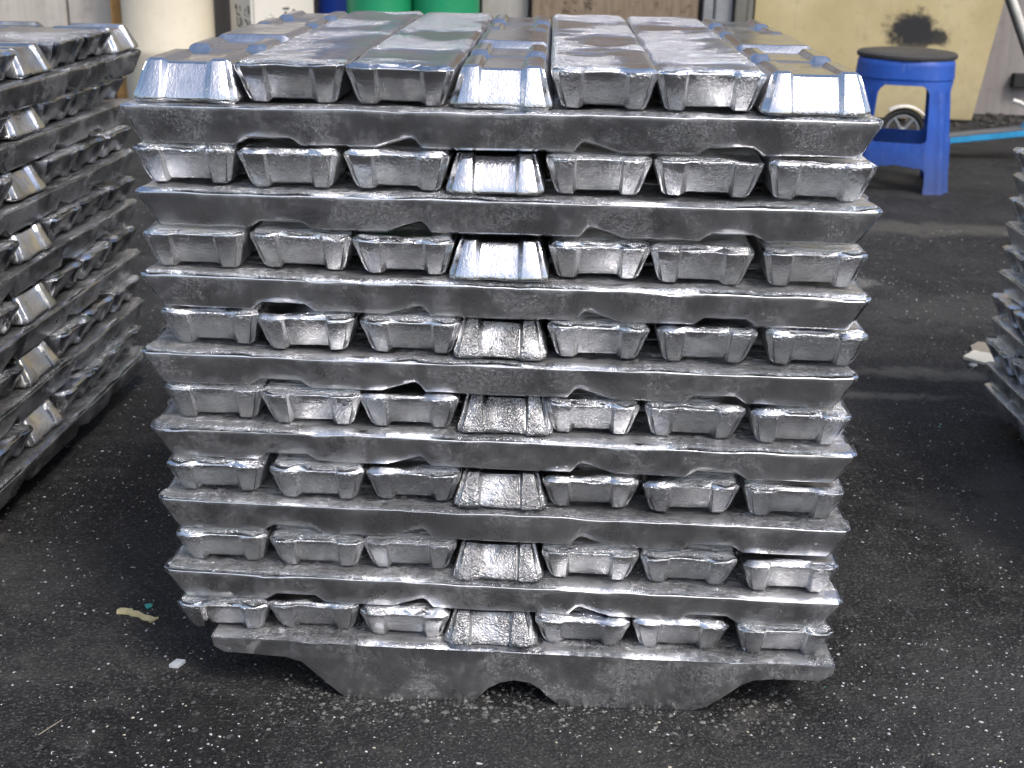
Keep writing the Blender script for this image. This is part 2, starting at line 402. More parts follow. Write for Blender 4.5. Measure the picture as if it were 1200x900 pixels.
# base bars: deep skids with an arch and cut-back ends
BASE = [(-.3200, .0745), (-.3190, .0640), (-.3074, .0565), (-.2380, .0530), (-.2200, .0470), (-.1830, .0090), (-.1722, .0004), (-.1000, .0003), (-.0247, .0004), (-.0160, .0110),
        (-.0080, .0200), (.0042, .0280), (.0206, .0322), (.0382, .0300), (.0500, .0225), (.0600, .0120), (.0731, .0003), (.1561, .0002), (.2250, .0002), (.2400, .0060), (.2611, .0233),
        (.2780, .0390), (.2900, .0450), (.3118, .0475), (.3660, .0480), (.3770, .0560), (.3785, .0665)]
def skid_mesh(seed, outline, top_l, top_r):
    """a bar with this underside outline (x, z), flat wide top, sides that taper inward below"""
    rg = random.Random(seed); off = Vector((rg.uniform(-9, 9), rg.uniform(-9, 9), 3))
    xs = []
    for (a, za), (b, zb) in zip(outline, outline[1:]):
        n = max(1, int(abs(b-a)/.02)); xs += [(a+(b-a)*i/n, za+(zb-za)*i/n) for i in range(n)]
    xs.append(outline[-1]); n = len(xs); W = .056; ts = [0, .25, .5, .75, .93, 1]; ys = [-1, -.84, -.5, 0, .5, .84, 1]
    bm = bmesh.new(); V = {}
    def P(i, j, k):
        if (i, j, k) not in V:
            x, zb = xs[i]; zt = top_l+(top_r-top_l)*(x-xs[0][0])/(xs[-1][0]-xs[0][0])
            z = zb+(zt-zb)*ts[k]; hw = W-(zt-z)*.08
            xo = 0
            if i == 0: xo = -.001*ts[k]
            if k == len(ts)-1 and (j in (0, len(ys)-1) or i in (0, n-1)): z -= .0036
            V[(i, j, k)] = bm.verts.new((x+xo, ys[j]*hw, z))
        return V[(i, j, k)]
    K = len(ts)-1; J = len(ys)-1
    for i in range(n-1):
        for j in range(J):
            bm.faces.new((P(i, j, 0), P(i, j+1, 0), P(i+1, j+1, 0), P(i+1, j, 0)))
            bm.faces.new((P(i, j, K), P(i+1, j, K), P(i+1, j+1, K), P(i, j+1, K)))
        for k in range(K):
            bm.faces.new((P(i, 0, k), P(i+1, 0, k), P(i+1, 0, k+1), P(i, 0, k+1)))
            bm.faces.new((P(i, J, k), P(i, J, k+1), P(i+1, J, k+1), P(i+1, J, k)))
    for k in range(K):
        for j in range(J):
            bm.faces.new((P(0, j, k), P(0, j, k+1), P(0, j+1, k+1), P(0, j+1, k)))
            bm.faces.new((P(n-1, j, k), P(n-1, j+1, k), P(n-1, j+1, k+1), P(n-1, j, k+1)))
    bm.normal_update()
    hard = [e for e in bm.edges if len(e.link_faces) == 2 and e.calc_face_angle(0) > R(40)]
    bmesh.ops.bevel(bm, geom=hard, offset=.0022, segments=3, profile=.55, affect='EDGES', clamp_overlap=True)
    for v in bm.verts:
        c = v.co.copy(); v.co += noise.noise_vector(c*20+off)*.0009+noise.noise_vector(c*70+off)*.0004
        v.co.z = max(v.co.z, .0003)
    me = bpy.data.meshes.new('base_ingot'); bmesh.ops.recalc_face_normals(bm, faces=bm.faces[:]); bm.to_mesh(me); bm.free()
    for p in me.polygons: p.use_smooth = True
    me.materials.append(ALU_BASE)
    return me
ALU_BASE = aluminium('aluminium_base_bar', pebble=.7, dull=.6, streak=.4, blotch=.8, dcol=(.46, .47, .49))
bme = skid_mesh(5, BASE, .0775, .0695)
for j, cy in enumerate((.0575, .705)):
    o = link_mesh('base_ingot', bme); o.location = (0, cy, 0)
    if j == 0: tag(o, 'Deep arched base ingot resting on the ground under the front of the central stack', 'base ingot', 'arched base ingots')
    else: tag(o, 'Arched base ingot on the ground under the back of the central stack', 'base ingot', 'arched base ingots')

# ------------------------------------------------------------------ left stack (its right side faces us, running away)
LH = .0444; LZ = .0750
ML = Matrix.Translation((-.7057, 1.045, 0)) @ Matrix.Rotation(R(-1.4), 4, 'Z')      # far right corner
for k in range(7):                                     # end rows from the top
    zb = LZ+2*(6-k)*LH; dx, dy = -.0069*(6-k)+(.024 if k == 0 else 0), .0225*(6-k)
    for i in range(7):                                 # 0 = far corner
        inv = i == 3 or (k == 0 and i in (0, 6))
        cy = -.0700-i*.1290+rnd.uniform(-.003, .003)
        face = 'Upside-down' if inv else 'Wide-side-up'
        if i == 0: where = 'at the far corner'
        elif i == 3: where = 'in the middle'
        else: where = '%s from the far corner' % NTH[i]
        lab = '%s ingot end %s, %s row of the left-hand stack' % (face, where, ORD[k])
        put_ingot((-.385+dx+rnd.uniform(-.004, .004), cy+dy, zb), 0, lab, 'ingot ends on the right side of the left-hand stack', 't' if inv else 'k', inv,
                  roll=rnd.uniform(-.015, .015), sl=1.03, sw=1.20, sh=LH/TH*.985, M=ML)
    if k < 6:
        zt = zb
        for r in range(7):
            if r == 0: lab, gr = 'Scratched long ingot running away, %s lengthwise layer of the left-hand stack' % ORD[k].replace('top', 'topmost'), 'long ingots along the right side of the left-hand stack'
            else: lab, gr = 'Lengthwise ingot inside the left-hand stack, hidden behind the outer one', 'hidden lengthwise ingots of the left-hand stack'
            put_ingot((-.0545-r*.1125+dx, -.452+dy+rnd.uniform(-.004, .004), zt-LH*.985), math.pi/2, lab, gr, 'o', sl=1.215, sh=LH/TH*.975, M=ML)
for r in range(7):
    if r == 0: lab, gr = 'Lowest scratched long ingot at the foot of the left-hand stack, edge in deep shadow', 'long ingots along the right side of the left-hand stack'
    else: lab, gr = 'Lengthwise ingot inside the left-hand stack, hidden behind the outer one', 'hidden lengthwise ingots of the left-hand stack'
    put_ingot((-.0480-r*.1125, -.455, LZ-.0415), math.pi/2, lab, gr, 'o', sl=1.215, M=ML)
timber = plain('timber_black', (.035, .03, .025), .9, dirt=(.08, .07, .05))
def bearer(M, x0, x1, y, h, label):
    o = from_bm('timber_bearer', box_bm(x0, x1, -.045, .045, .0005, h, .003), timber); o.matrix_world = M @ Matrix.Translation((0, y, 0)); tag(o, label, 'timber')
bearer(ML, -.76, -.09, -.22, LZ-.0425, 'Dark timber bearer in the shadow under the far part of the left-hand stack')
bearer(ML, -.76, -.09, -.70, LZ-.0425, 'Dark timber bearer in the shadow under the near part of the left-hand stack')

# ------------------------------------------------------------------ right stack (only its left corner is in view)
MR = Matrix.Translation((.828, 1.0, 0)) @ Matrix.Rotation(R(2.0), 4, 'Z')
RH = .0428; RZ = .0700
for n in range(1, 11):
    zt = RZ+n*RH; k = (10-n)//2
    if n % 2 == 0:
        for i in range(7):
            inv = i == 3
            where = 'at the far corner' if i == 0 else ('%s from the far corner' % NTH[i])
            if i < 4:
                lab = '%s ingot end %s, %s end row, right-edge stack' % ('Upside-down' if inv else 'Bluish wide-side-up', where, ORD[k])
                gr = 'ingot ends on the left side of the right-hand stack'
            else:
                lab, gr = 'Ingot of the right-hand stack lying beyond the right edge of the photo', 'ingots of the right-hand stack beyond the frame'
            put_ingot((.382+rnd.uniform(-.006, .006), -.0555-i*.112, zt-RH), 0, lab, gr, 'n', inv, sl=1.03, roll=rnd.uniform(-.012, .012), sh=RH/TH*.985, M=MR)
    else:
        for r in range(7):
            if r == 0: lab, gr = 'Long left-side ingot in the %s lengthwise layer of the right-hand stack' % ORD[k].replace('top', 'topmost'), 'long ingots along the left side of the right-hand stack'
            else: lab, gr = 'Ingot of the right-hand stack lying beyond the right edge of the photo', 'ingots of the right-hand stack beyond the frame'
            put_ingot((.058+r*.1125, -.385, zt-RH), math.pi/2, lab, gr, 'd', sl=1.03, sh=RH/TH*.975, M=MR)
for r in range(7):
    if r == 0: lab, gr = 'Lowest long ingot at the foot of the right-hand stack, beside the pale scrap board', 'long ingots along the left side of the right-hand stack'
    else: lab, gr = 'Ingot of the right-hand stack lying beyond the right edge of the photo', 'ingots of the right-hand stack beyond the frame'
    put_ingot((.062+r*.1125, -.385, RZ-.0415), math.pi/2, lab, gr, 'd', sl=1.03, M=MR)
bearer(MR, .10, .74, -.18, RZ-.0425, 'Dark timber bearer under the far part of the right-hand stack')
bearer(MR, .10, .74, -.60, RZ-.0425, 'Dark timber bearer under the near part of the right-hand stack')

# ------------------------------------------------------------------ ground
bm = bmesh.new()
bmesh.ops.create_grid(bm, x_segments=2, y_segments=2, size=60)
g = from_bm('ground', bm, asphalt(), smooth=False); tag(g, 'Black dirty asphalt yard with white metal specks', None, None, 'structure')

# loose grit and metal swarf: uncountable
def scatter(name, n, smin, smax, mat, label, seed, flat=.5, ymax=2.6, clump=None, cat='grit', box=None):
    r_ = np.random.RandomState(seed)
    # more of them near the camera, where they show
    y = -.6+(ymax+.6)*r_.rand(n)**1.5; x = .05+(r_.rand(n)-.5)*(1.5+(y+.9)*1.05)
    if box:
        x = r_.uniform(box[0], box[1], n); y = .015+r_.normal(0, .032, n)
    if clump:
        keep = np.array([noise.noise(Vector((a*clump, b*clump, seed)))+.5*noise.noise(Vector((a*clump*3, b*clump*3, seed))) > r_.uniform(-.35, .25) for a, b in zip(x, y)])
        x, y = x[keep], y[keep]
    n = len(x)
    s = smin+(smax-smin)*r_.rand(n)**5
    a = r_.rand(n)*6.283; el = r_.uniform(.45, 1.5, n)
    m = 6
    vs = []; 
    for q in range(5):
        th = q*2*math.pi/5; rr = r_.uniform(.55, 1.15, n)
        px = np.cos(th)*rr*s*el; py = np.sin(th)*rr*s
        vs.append(np.stack([x+px*np.cos(a)-py*np.sin(a), y+px*np.sin(a)+py*np.cos(a), np.full(n, -.0003)+s*flat*r_.uniform(0, .45, n)], 1))
    vs.append(np.stack([x+s*r_.uniform(-.3, .3, n), y+s*r_.uniform(-.3, .3, n), s*flat*r_.uniform(.5, 1.2, n)], 1))
    V = np.stack(vs, 1).reshape(-1, 3)
    tri = np.array([(q, (q+1) % 5, 5) for q in range(5)])
    F = (np.arange(n)[:, None, None]*6+tri[None]).reshape(-1, 3)
    me = bpy.data.meshes.new(name); me.vertices.add(len(V)); me.vertices.foreach_set('co', V.ravel())
    me.loops.add(F.size); me.loops.foreach_set('vertex_index', F.ravel()); me.polygons.add(len(F))
    me.polygons.foreach_set('loop_start', np.arange(len(F))*3); me.update(); me.validate()
    o = link_mesh(name, me, mat); tag(o, label, cat, None, 'stuff'); return o
scatter('asphalt_grit', 60000, .0008, .0042, plain('grit_black', (.048, .048, .050), .65, var=.42, scale=60, dirt=(.14, .135, .13)), 'Fine dark grit covering the asphalt', 3, .8, clump=None)
scatter('metal_flakes', 70000, .00035, .0026, plain('flake_silver', (.62, .62, .63), .45, metal=.35, dirt=(.3, .3, .3)), 'Tiny pale metal flakes strewn over the asphalt', 4, .5, clump=3, cat='metal flakes')
scatter('pale_crumbs', 12000, .0004, .0026, plain('crumb_tan', (.42, .39, .31), .8), 'Tan and grey crumbs strewn over the asphalt', 5, .6, clump=2, cat='crumbs')
scatter('base_debris', 2600, .0004, .0042, plain('debris_grey', (.20, .20, .19), .75, var=.42, scale=70, dirt=(.03, .03, .03), dirt_amt=.9), 'Crumbs and metal dirt gathered along the foot of the arched base ingot', 7, .7, cat='debris', box=(-.25, .34, -.045, .10))
scatter('asphalt_clods', 900, .002, .009, plain('clod_grey', (.060, .060, .058), .85, var=.45, scale=90, dirt=(.2, .19, .17), dirt_amt=.5), 'Flattened dark clods stuck to the asphalt', 9, .25, clump=2.5)
scatter('teal_crumbs', 90, .001, .0045, plain('crumb_teal', (.05, .30, .27), .6), 'Small teal plastic crumbs on the asphalt', 6, .5, clump=2, cat='crumbs')

def swarf():
    r_ = random.Random(12); bm = bmesh.new()
    for _ in range(800):
        y = -.6+3.0*r_.random()**1.4; x = .05+(r_.random()-.5)*(1.5+(y+.9)*1.05)
        l = r_.uniform(.002, .006)*(1+2.2*r_.random()**4); a = r_.uniform(0, 6.28); c = r_.gauss(0, .5); wv = r_.uniform(.0002, .0006); prev = None
        for q in range(4):
            ang = a+c*q; p = Vector((x, y, .0006+.0012*math.sin(q))); nrm = Vector((-math.sin(ang), math.cos(ang), 0))*wv
            cur = (bm.verts.new(p-nrm), bm.verts.new(p+nrm+Vector((0, 0, wv))))
            if prev: bm.faces.new((prev[0], prev[1], cur[1], cur[0]))
            prev = cur; x += math.cos(ang)*l/3; y += math.sin(ang)*l/3
    o = from_bm('metal_swarf', bm, plain('swarf_silver', (.5, .5, .5), .4, metal=.4), smooth=False)
    tag(o, 'Thin curled metal shavings lying on the asphalt', 'metal shavings', None, 'stuff')
swarf()

# single pieces of litter
def chip(name, pts, h, mat, label, cat, z0=.0005, rough=.0006, seed=1):
    r_ = random.Random(seed); bm = bmesh.new(); N = len(pts)
    # subdivide the outline so that it is ragged
    P = []
    for i in range(N):
        a, b = Vector(pts[i]), Vector(pts[(i+1) % N]); m = max(1, int((b-a).length/.006))
        for q in range(m):
            p = a+(b-a)*q/m; P.append(p+Vector((r_.uniform(-rough, rough), r_.uniform(-rough, rough))))
    lo = [bm.verts.new((p.x, p.y, z0)) for p in P]; hi = [bm.verts.new((p.x, p.y, z0+h*r_.uniform(.85, 1.1))) for p in P]
    bm.faces.new(hi); bm.faces.new(lo[::-1])
    for i in range(len(P)):
        j = (i+1) % len(P); bm.faces.new((lo[i], lo[j], hi[j], hi[i]))
    bmesh.ops.triangulate(bm, faces=[f for f in bm.faces if len(f.verts) > 4])
    o = from_bm(name, bm, mat, smooth=False); tag(o, label, cat); return o
cream = plain('board_cream', (.62, .59, .50), .7, dirt=(.3, .27, .2))
chip('scrap_board', [(.909, 1.344), (.959, 1.288), (.978, 1.370), (.945, 1.392)], .006, cream, 'Pale cream scrap of board lying beside the right-hand stack', 'scrap board', seed=2)
o = chip('scrap_board', [(.945, 1.398), (.985, 1.372), (1.03, 1.37), (1.02, 1.45), (.975, 1.458), (.95, 1.43)], .004, plain('board_brown', (.26, .23, .18), .85), 'Grey-brown rounded scrap behind the pale scrap board', 'scrap board', seed=3)
def stone(loc, r, mat, label, seed, flat=.6, cat='stone', nm='small_stone'):
    bm = bmesh.new(); bmesh.ops.create_icosphere(bm, subdivisions=3, radius=r); off = Vector((seed*3.1, seed, 0))
    for v in bm.verts:
        v.co *= 1+.35*noise.noise(v.co/r*1.1+off)+.12*noise.noise(v.co/r*3+off); v.co.z *= flat
    o = from_bm(nm, bm, mat); o.location = (loc[0], loc[1], r*flat*.7); tag(o, label, cat); return o
stone((.916, 1.294), .0085, plain('stone_grey', (.35, .36, .36), .5), 'Small grey stone in front of the pale scrap board', 4)
chip('yellow_splinter', [(-.492, .172), (-.470, .170), (-.440, .156), (-.434, .164), (-.455, .173), (-.470, .181), (-.490, .184)], .003, plain('splinter_yellow', (.60, .53, .30), .8, dirt=(.15, .13, .05), dirt_amt=.6, scale=30), 'Crumbling pale yellow splinter on the asphalt left of the central stack', 'splinter', rough=.0028, seed=5)
chip('white_flake', [(-.390, .054), (-.378, .053), (-.373, .066), (-.384, .068)], .004, plain('flake_white', (.55, .58, .60), .4), 'Flat bluish white flake on the asphalt left of the base ingot', 'flake', seed=6)
stone((-.456, .195), .005, plain('lump_teal', (.05, .33, .29), .6), 'Small teal lump beside the yellow splinter', 6, cat='lump', nm='teal_lump')
stone((-.79, 1.02), .007, plain('lump_teal_dark', (.04, .26, .22), .6), 'Small dark teal lump in the shadow by the left-hand stack', 7, cat='lump', nm='teal_lump')
stone((-.405, .186), .0035, plain('lump_cream', (.5, .47, .36), .8), 'Tiny cream lump between yellow splinter and central stack', 9, cat='lump', nm='cream_lump')
stone((-.0, .052), .0045, plain('lump_white', (.55, .56, .56), .5), 'Small white lump under the arch of the base ingot', 10, cat='lump', nm='white_lump')
bm = tube_bm([(-.491, -.090, .001), (-.483, -.076, .002), (-.476, -.060, .001)], .00035, 6)
tag(from_bm('dry_straw', bm, plain('straw', (.42, .38, .28), .7)), 'Thin dry straw lying at the bottom left of the asphalt', 'straw')

# ------------------------------------------------------------------ background: wall, boards, drums
def wall_mat(name, a, b, sc=1.5):
    s = NT(name); tc = s.n('TexCoord'); v = tc.outputs['Object']
    st = s.scalevec(v, (6, 6, .5)); n = s.noise(st, 3, 6, .65); n2 = s.noise(v, 12, 6, .65); n3 = s.noise(v, 90, 3, .6)
    c = s.mix(s.ramp(n, .3, .7), a, b); c = s.mix(s.math('MULTIPLY', s.ramp(n2, .5, .75), .4), c, tuple(x*.55 for x in a))
    return s.set(color=c, rough=s.ramp(n3, .3, .7, .6, .85), normal=s.bump(n3, .003, .5), spec=.3)
WY = 5.25
bm = box_bm(-6, 6, WY, WY+.2, -.3, 3.3, 0)
wall = from_bm('yard_wall', bm, wall_mat('plaster_grey', (.24, .22, .21), (.32, .30, .29)), smooth=False)
tag(wall, 'Grey plastered wall closing the yard behind the boards and drums', 'wall')
# beige sheet panels, left
pm = wall_mat('sheet_beige', (.42, .39, .35), (.52, .49, .44))
for j, (x0, x1) in enumerate(((-3.9, -2.312), (-2.300, -1.99))):
    bm = box_bm(x0, x1, WY-.14, WY-.11, .02, 2.3, .004)
    tag(from_bm('sheet_panel', bm, pm), ('Wide greyish beige sheet panel at the far left of the wall', 'Narrow beige sheet panel beside the rusty wooden post')[j], 'panel', 'beige sheet panels on the left of the wall')
def wood_mat(name, a, b):
    s = NT(name); tc = s.n('TexCoord'); v = tc.outputs['Object']; st = s.scalevec(v, (14, 14, 1.1))
    n = s.noise(st, 4, 6, .7, .6); n2 = s.noise(v, 20, 4, .6)
    c = s.mix(s.ramp(n, .3, .7), a, b); c = s.mix(s.math('MULTIPLY', s.ramp(n2, .55, .75), .6), c, (.08, .05, .03))
    return s.set(color=c, rough=.8, normal=s.bump(n, .004, .7), spec=.3)
bm = box_bm(-2.015, -1.935, 4.86, 4.95, 0, 2.2, .004)
tag(from_bm('wooden_post', bm, wood_mat('wood_orange', (.20, .11, .04), (.46, .27, .10))), 'Rusty orange wooden post standing between beige panel and cream drum', 'post')

def drum(name, x, y, r, h, mat, label, cat='drum', hoops=(.33, .66), dark=None, group=None):
    root = empty(name, (x, y, 0)); tag(root, label, cat, group)
    pr = [(.001, .002), (r*.9, .002), (r*.97, .012), (r, .04)]
    for q in hoops:
        z = q*h; pr += [(r, z-.03), (r*1.025, z-.015), (r*1.025, z+.015), (r, z+.03)]
    pr += [(r, h-.06), (r*.985, h-.03), (r*.93, h-.012)]
    b, _ = lathe_bm(pr, 56); from_bm('drum_body', b, mat, root)
    b, _ = lathe_bm([(r*.93, h-.016), (r*.96, h-.01), (r*.96, h+.008), (r*.9, h+.012), (.001, h+.012)], 48); from_bm('drum_lid', b, dark or mat, root)
    return root
cr = plain('plastic_cream', (.66, .60, .47), .45, var=.06, scale=3, dirt=(.4, .32, .2), dirt_amt=.15)
drum('plastic_drum', -1.745, 4.85, .205, 1.15, cr, 'Cream plastic drum standing right of the wooden post', hoops=(.22, .78))
gm = plain('plastic_green', (.012, .28, .12), .35, var=.1, scale=3, dirt_amt=.08)
bl_ = plain('plastic_blue', (.012, .06, .38), .35, var=.12, scale=3, dirt_amt=.08)
drum('plastic_drum', -.925, 5.0, .155, 1.0, bl_, 'Dark blue plastic drum between the white container and green drum', hoops=(.2, .8))
drum('plastic_drum', -.765, 4.78, .148, .95, gm, 'Bright green plastic drum beside the blue drum', hoops=(.2, .8), group='green plastic drums')
drum('plastic_drum', -.470, 4.80, .150, .95, gm, 'Bright green plastic drum beside the grey metal sheet', hoops=(.2, .8), group='green plastic drums')

# white container turned so that one corner faces us, with black stencilled characters on both faces
wc = empty('white_container', (-1.352, 4.66, 0), R(18)); tag(wc, 'White square container with black stencilled characters on two faces', 'container')
wm = plain('plastic_white', (.68, .65, .58), .5, var=.05, scale=3, dirt=(.45, .38, .3), dirt_amt=.15)
from_bm('container_body', box_bm(0, .297, 0, .297, .01, 1.10, .012, 4), wm, wc)
from_bm('container_lid', box_bm(.02, .27, .02, .27, 1.102, 1.13, .01, 2), wm, wc)
wc.location = (-1.312, 4.64, 0); wc.rotation_euler = (0, 0, R(32.6))
ink = plain('ink_black', (.03, .03, .03), .7, dirt_amt=.1)
def strokes(name, parent, face, segs, wd):
    """flat stencil strokes; face 'L' is the local x=0 side, 'F' the local y=0 side; segs in metres"""
    bm = bmesh.new(); r_ = random.Random(4)
    for (a0, z0, a1, z1, ww) in segs:
        d = Vector((a1-a0, z1-z0)); 
        n = max(2, int(d.length/.004)); nn = Vector((-d.y, d.x)).normalized()
        pv = None
        for q in range(n+1):
            p = Vector((a0, z0))+d*q/n; h = wd*ww*r_.uniform(.75, 1.2)/2
            c = []
            for sgn in (-1, 1):
                e = p+nn*h*sgn
                c.append(bm.verts.new((-.0015, e.x, e.y) if face == 'L' else (e.x, -.0015, e.y)))
            if pv: bm.faces.new((pv[0], pv[1], c[1], c[0]))
            pv = c
    return tag(from_bm(name, bm, ink, parent, smooth=False), kind='stuff')

# brown board with faded scribble
bb = empty('brown_board', (0, 0, 0)); tag(bb, 'Weathered brown board with faded scribbles behind the top of the central stack', 'board')
from_bm('board_sheet', box_bm(-.085, .662, 4.86, 4.89, .05, 1.9, .003), wood_mat('board_brown_worn', (.17, .125, .085), (.27, .21, .15)), bb)
bm = bmesh.new(); r_ = random.Random(8)
for q in range(46):
    x = r_.choice([.055, .10, .135, .17])+r_.uniform(-.018, .018); z = r_.uniform(.44, .62); a = r_.uniform(-.6, .6); l = r_.uniform(.006, .02)
    p = [(x, z), (x+l*math.cos(a), z+l*math.sin(a)), (x+l*math.cos(a), z+l*math.sin(a)+.005), (x, z+.005)]
    bm.faces.new([bm.verts.new((u, 4.8585, v)) for u, v in p])
tag(from_bm('scribble', bm, plain('ink_faded', (.07, .06, .05), .8), bb, smooth=False), kind='stuff')
# pale grey sheet between green drum and brown board
tag(from_bm('metal_sheet', box_bm(-.315, -.105, 4.93, 4.95, 0, 1.9, .003), wall_mat('sheet_grey', (.34, .32, .30), (.42, .40, .38))), 'Pale grey metal sheet between green drum and brown board', 'metal sheet')
# steel posts
gs = plain('steel_grey', (.33, .34, .36), .45, metal=.3); gd = plain('steel_olive', (.17, .165, .14), .6)
fr = empty('steel_frame', (0, 0, 0)); tag(fr, 'Grey steel channel frame standing between brown board and yellow panel', 'frame')
from_bm('channel', box_bm(.690, .735, 4.90, 4.96, 0, 2.4, .004), gs, fr)
from_bm('channel', box_bm(.745, .825, 4.92, 4.97, 0, 2.4, .006), gs, fr)
from_bm('side_rail', box_bm(.832, .885, 4.88, 4.98, 0, 2.4, .004), gd, fr)
from_bm('side_rail', box_bm(.889, .915, 4.90, 4.98, 0, 2.4, .003), gd, fr)
# yellow panel with soot stain
def yellow_mat():
    s = NT('panel_yellow_sooty'); tc = s.n('TexCoord'); v = tc.outputs['Object']
    n = s.noise(v, 3, 6, .65); n2 = s.noise(v, 22, 6, .7); n3 = s.noise(v, 120, 3, .6)
    c = s.mix(s.ramp(n, .3, .7), (.43, .35, .18), (.53, .45, .255))
    c = s.mix(s.math('MULTIPLY', s.ramp(n2, .56, .74), .45), c, (.26, .19, .09))
    stv = s.scalevec(v, (5, 5, .8)); c = s.mix(s.math('MULTIPLY', s.ramp(s.noise(stv, 5, 5, .6), .55, .75), .25), c, (.30, .25, .16))
    def spot(cx, cz, rx, rz, c, amt=1., wob=.55):
        mp = s.n('Mapping'); s.l(v, mp.inputs[0]); mp.inputs['Location'].default_value = (-cx/rx, 0, -cz/rz); mp.inputs['Scale'].default_value = (1/rx, 0, 1/rz)
        ln = s.n('VectorMath', operation='LENGTH'); s.l(mp.outputs[0], ln.inputs[0])
        d = s.math('ADD', ln.outputs['Value'], s.math('MULTIPLY', s.math('SUBTRACT', s.noise(v, 16, 6, .7), .5), wob*2))
        f = s.math('MULTIPLY', s.ramp(d, .60, 1.12, 1., 0.), amt)
        return s.mix(f, c, (.022, .022, .024))
    c = spot(1.635, .415, .125, .088, c, 1., .8); c = spot(1.745, .378, .065, .042, c, .95, .7); c = spot(1.65, .345, .10, .035, c, .8, .9)
    c = spot(1.50, .585, .12, .03, c, .35); c = spot(1.68, .575, .05, .03, c, .35)
    # brown grime rising from the ground
    sp = s.n('SeparateXYZ'); s.l(v, sp.inputs[0])
    c = s.mix(s.math('MULTIPLY', s.ramp(s.math('ADD', sp.outputs[2], s.math('MULTIPLY', n2, .3)), .12, .42, 1., 0.), .45), c, (.22, .17, .10))
    return s.set(color=c, rough=.6, normal=s.bump(n3, .002, .4), spec=.35)
bm = bmesh.new()
f_ = [(.922, .015), (1.958, .015), (2.28, 2.35), (.922, 2.35)]
fv = [bm.verts.new((x, 4.90, z)) for x, z in f_]; bk = [bm.verts.new((x, 4.94, z)) for x, z in f_]
bm.faces.new(fv); bm.faces.new(bk[::-1])
for i in range(4): bm.faces.new((fv[i], bk[i], bk[(i+1) % 4], fv[(i+1) % 4]))
bmesh.ops.bevel(bm, geom=bm.edges[:], offset=.003, segments=2, affect='EDGES')
tag(from_bm('yellow_board', bm, yellow_mat()), 'Large yellow stained board with a black soot mark behind the blue stool', 'board')
# wall recess, its darkness put in as a black box, and a heap of dark rubble at its foot
tag(from_bm('wall_recess_box', box_bm(2.225, 2.45, WY-.05, WY-.002, .135, .20, .004), plain('recess_black', (.02, .02, .02), .7)), 'Black box put in for the dark wall recess at the right edge', 'recess')
rb = plain('rubble_dark', (.05, .045, .04), .9, dirt=(.16, .13, .1), dirt_amt=.4); r_ = random.Random(3)
bm = bmesh.new()
for _ in range(420):
    x, y = r_.uniform(1.2, 3.4), r_.uniform(4.78, 5.2); rr = r_.uniform(.006, .022)*(1 if x > 1.95 or y < 4.88 else .5)
    if y > 4.86 and x < 1.99: continue
    m = Matrix.Translation((x, y, rr*.3)) @ Matrix.Diagonal((1, r_.uniform(.6, 1), r_.uniform(.4, .8), 1))
    q = bmesh.ops.create_icosphere(bm, subdivisions=1, radius=rr, matrix=m)
    for v in q['verts']: v.co += noise.noise_vector(v.co*40)*rr*.4
tag(from_bm('rubble', bm, rb, smooth=False), 'Dark rubble along the foot of the wall', 'rubble', None, 'stuff')

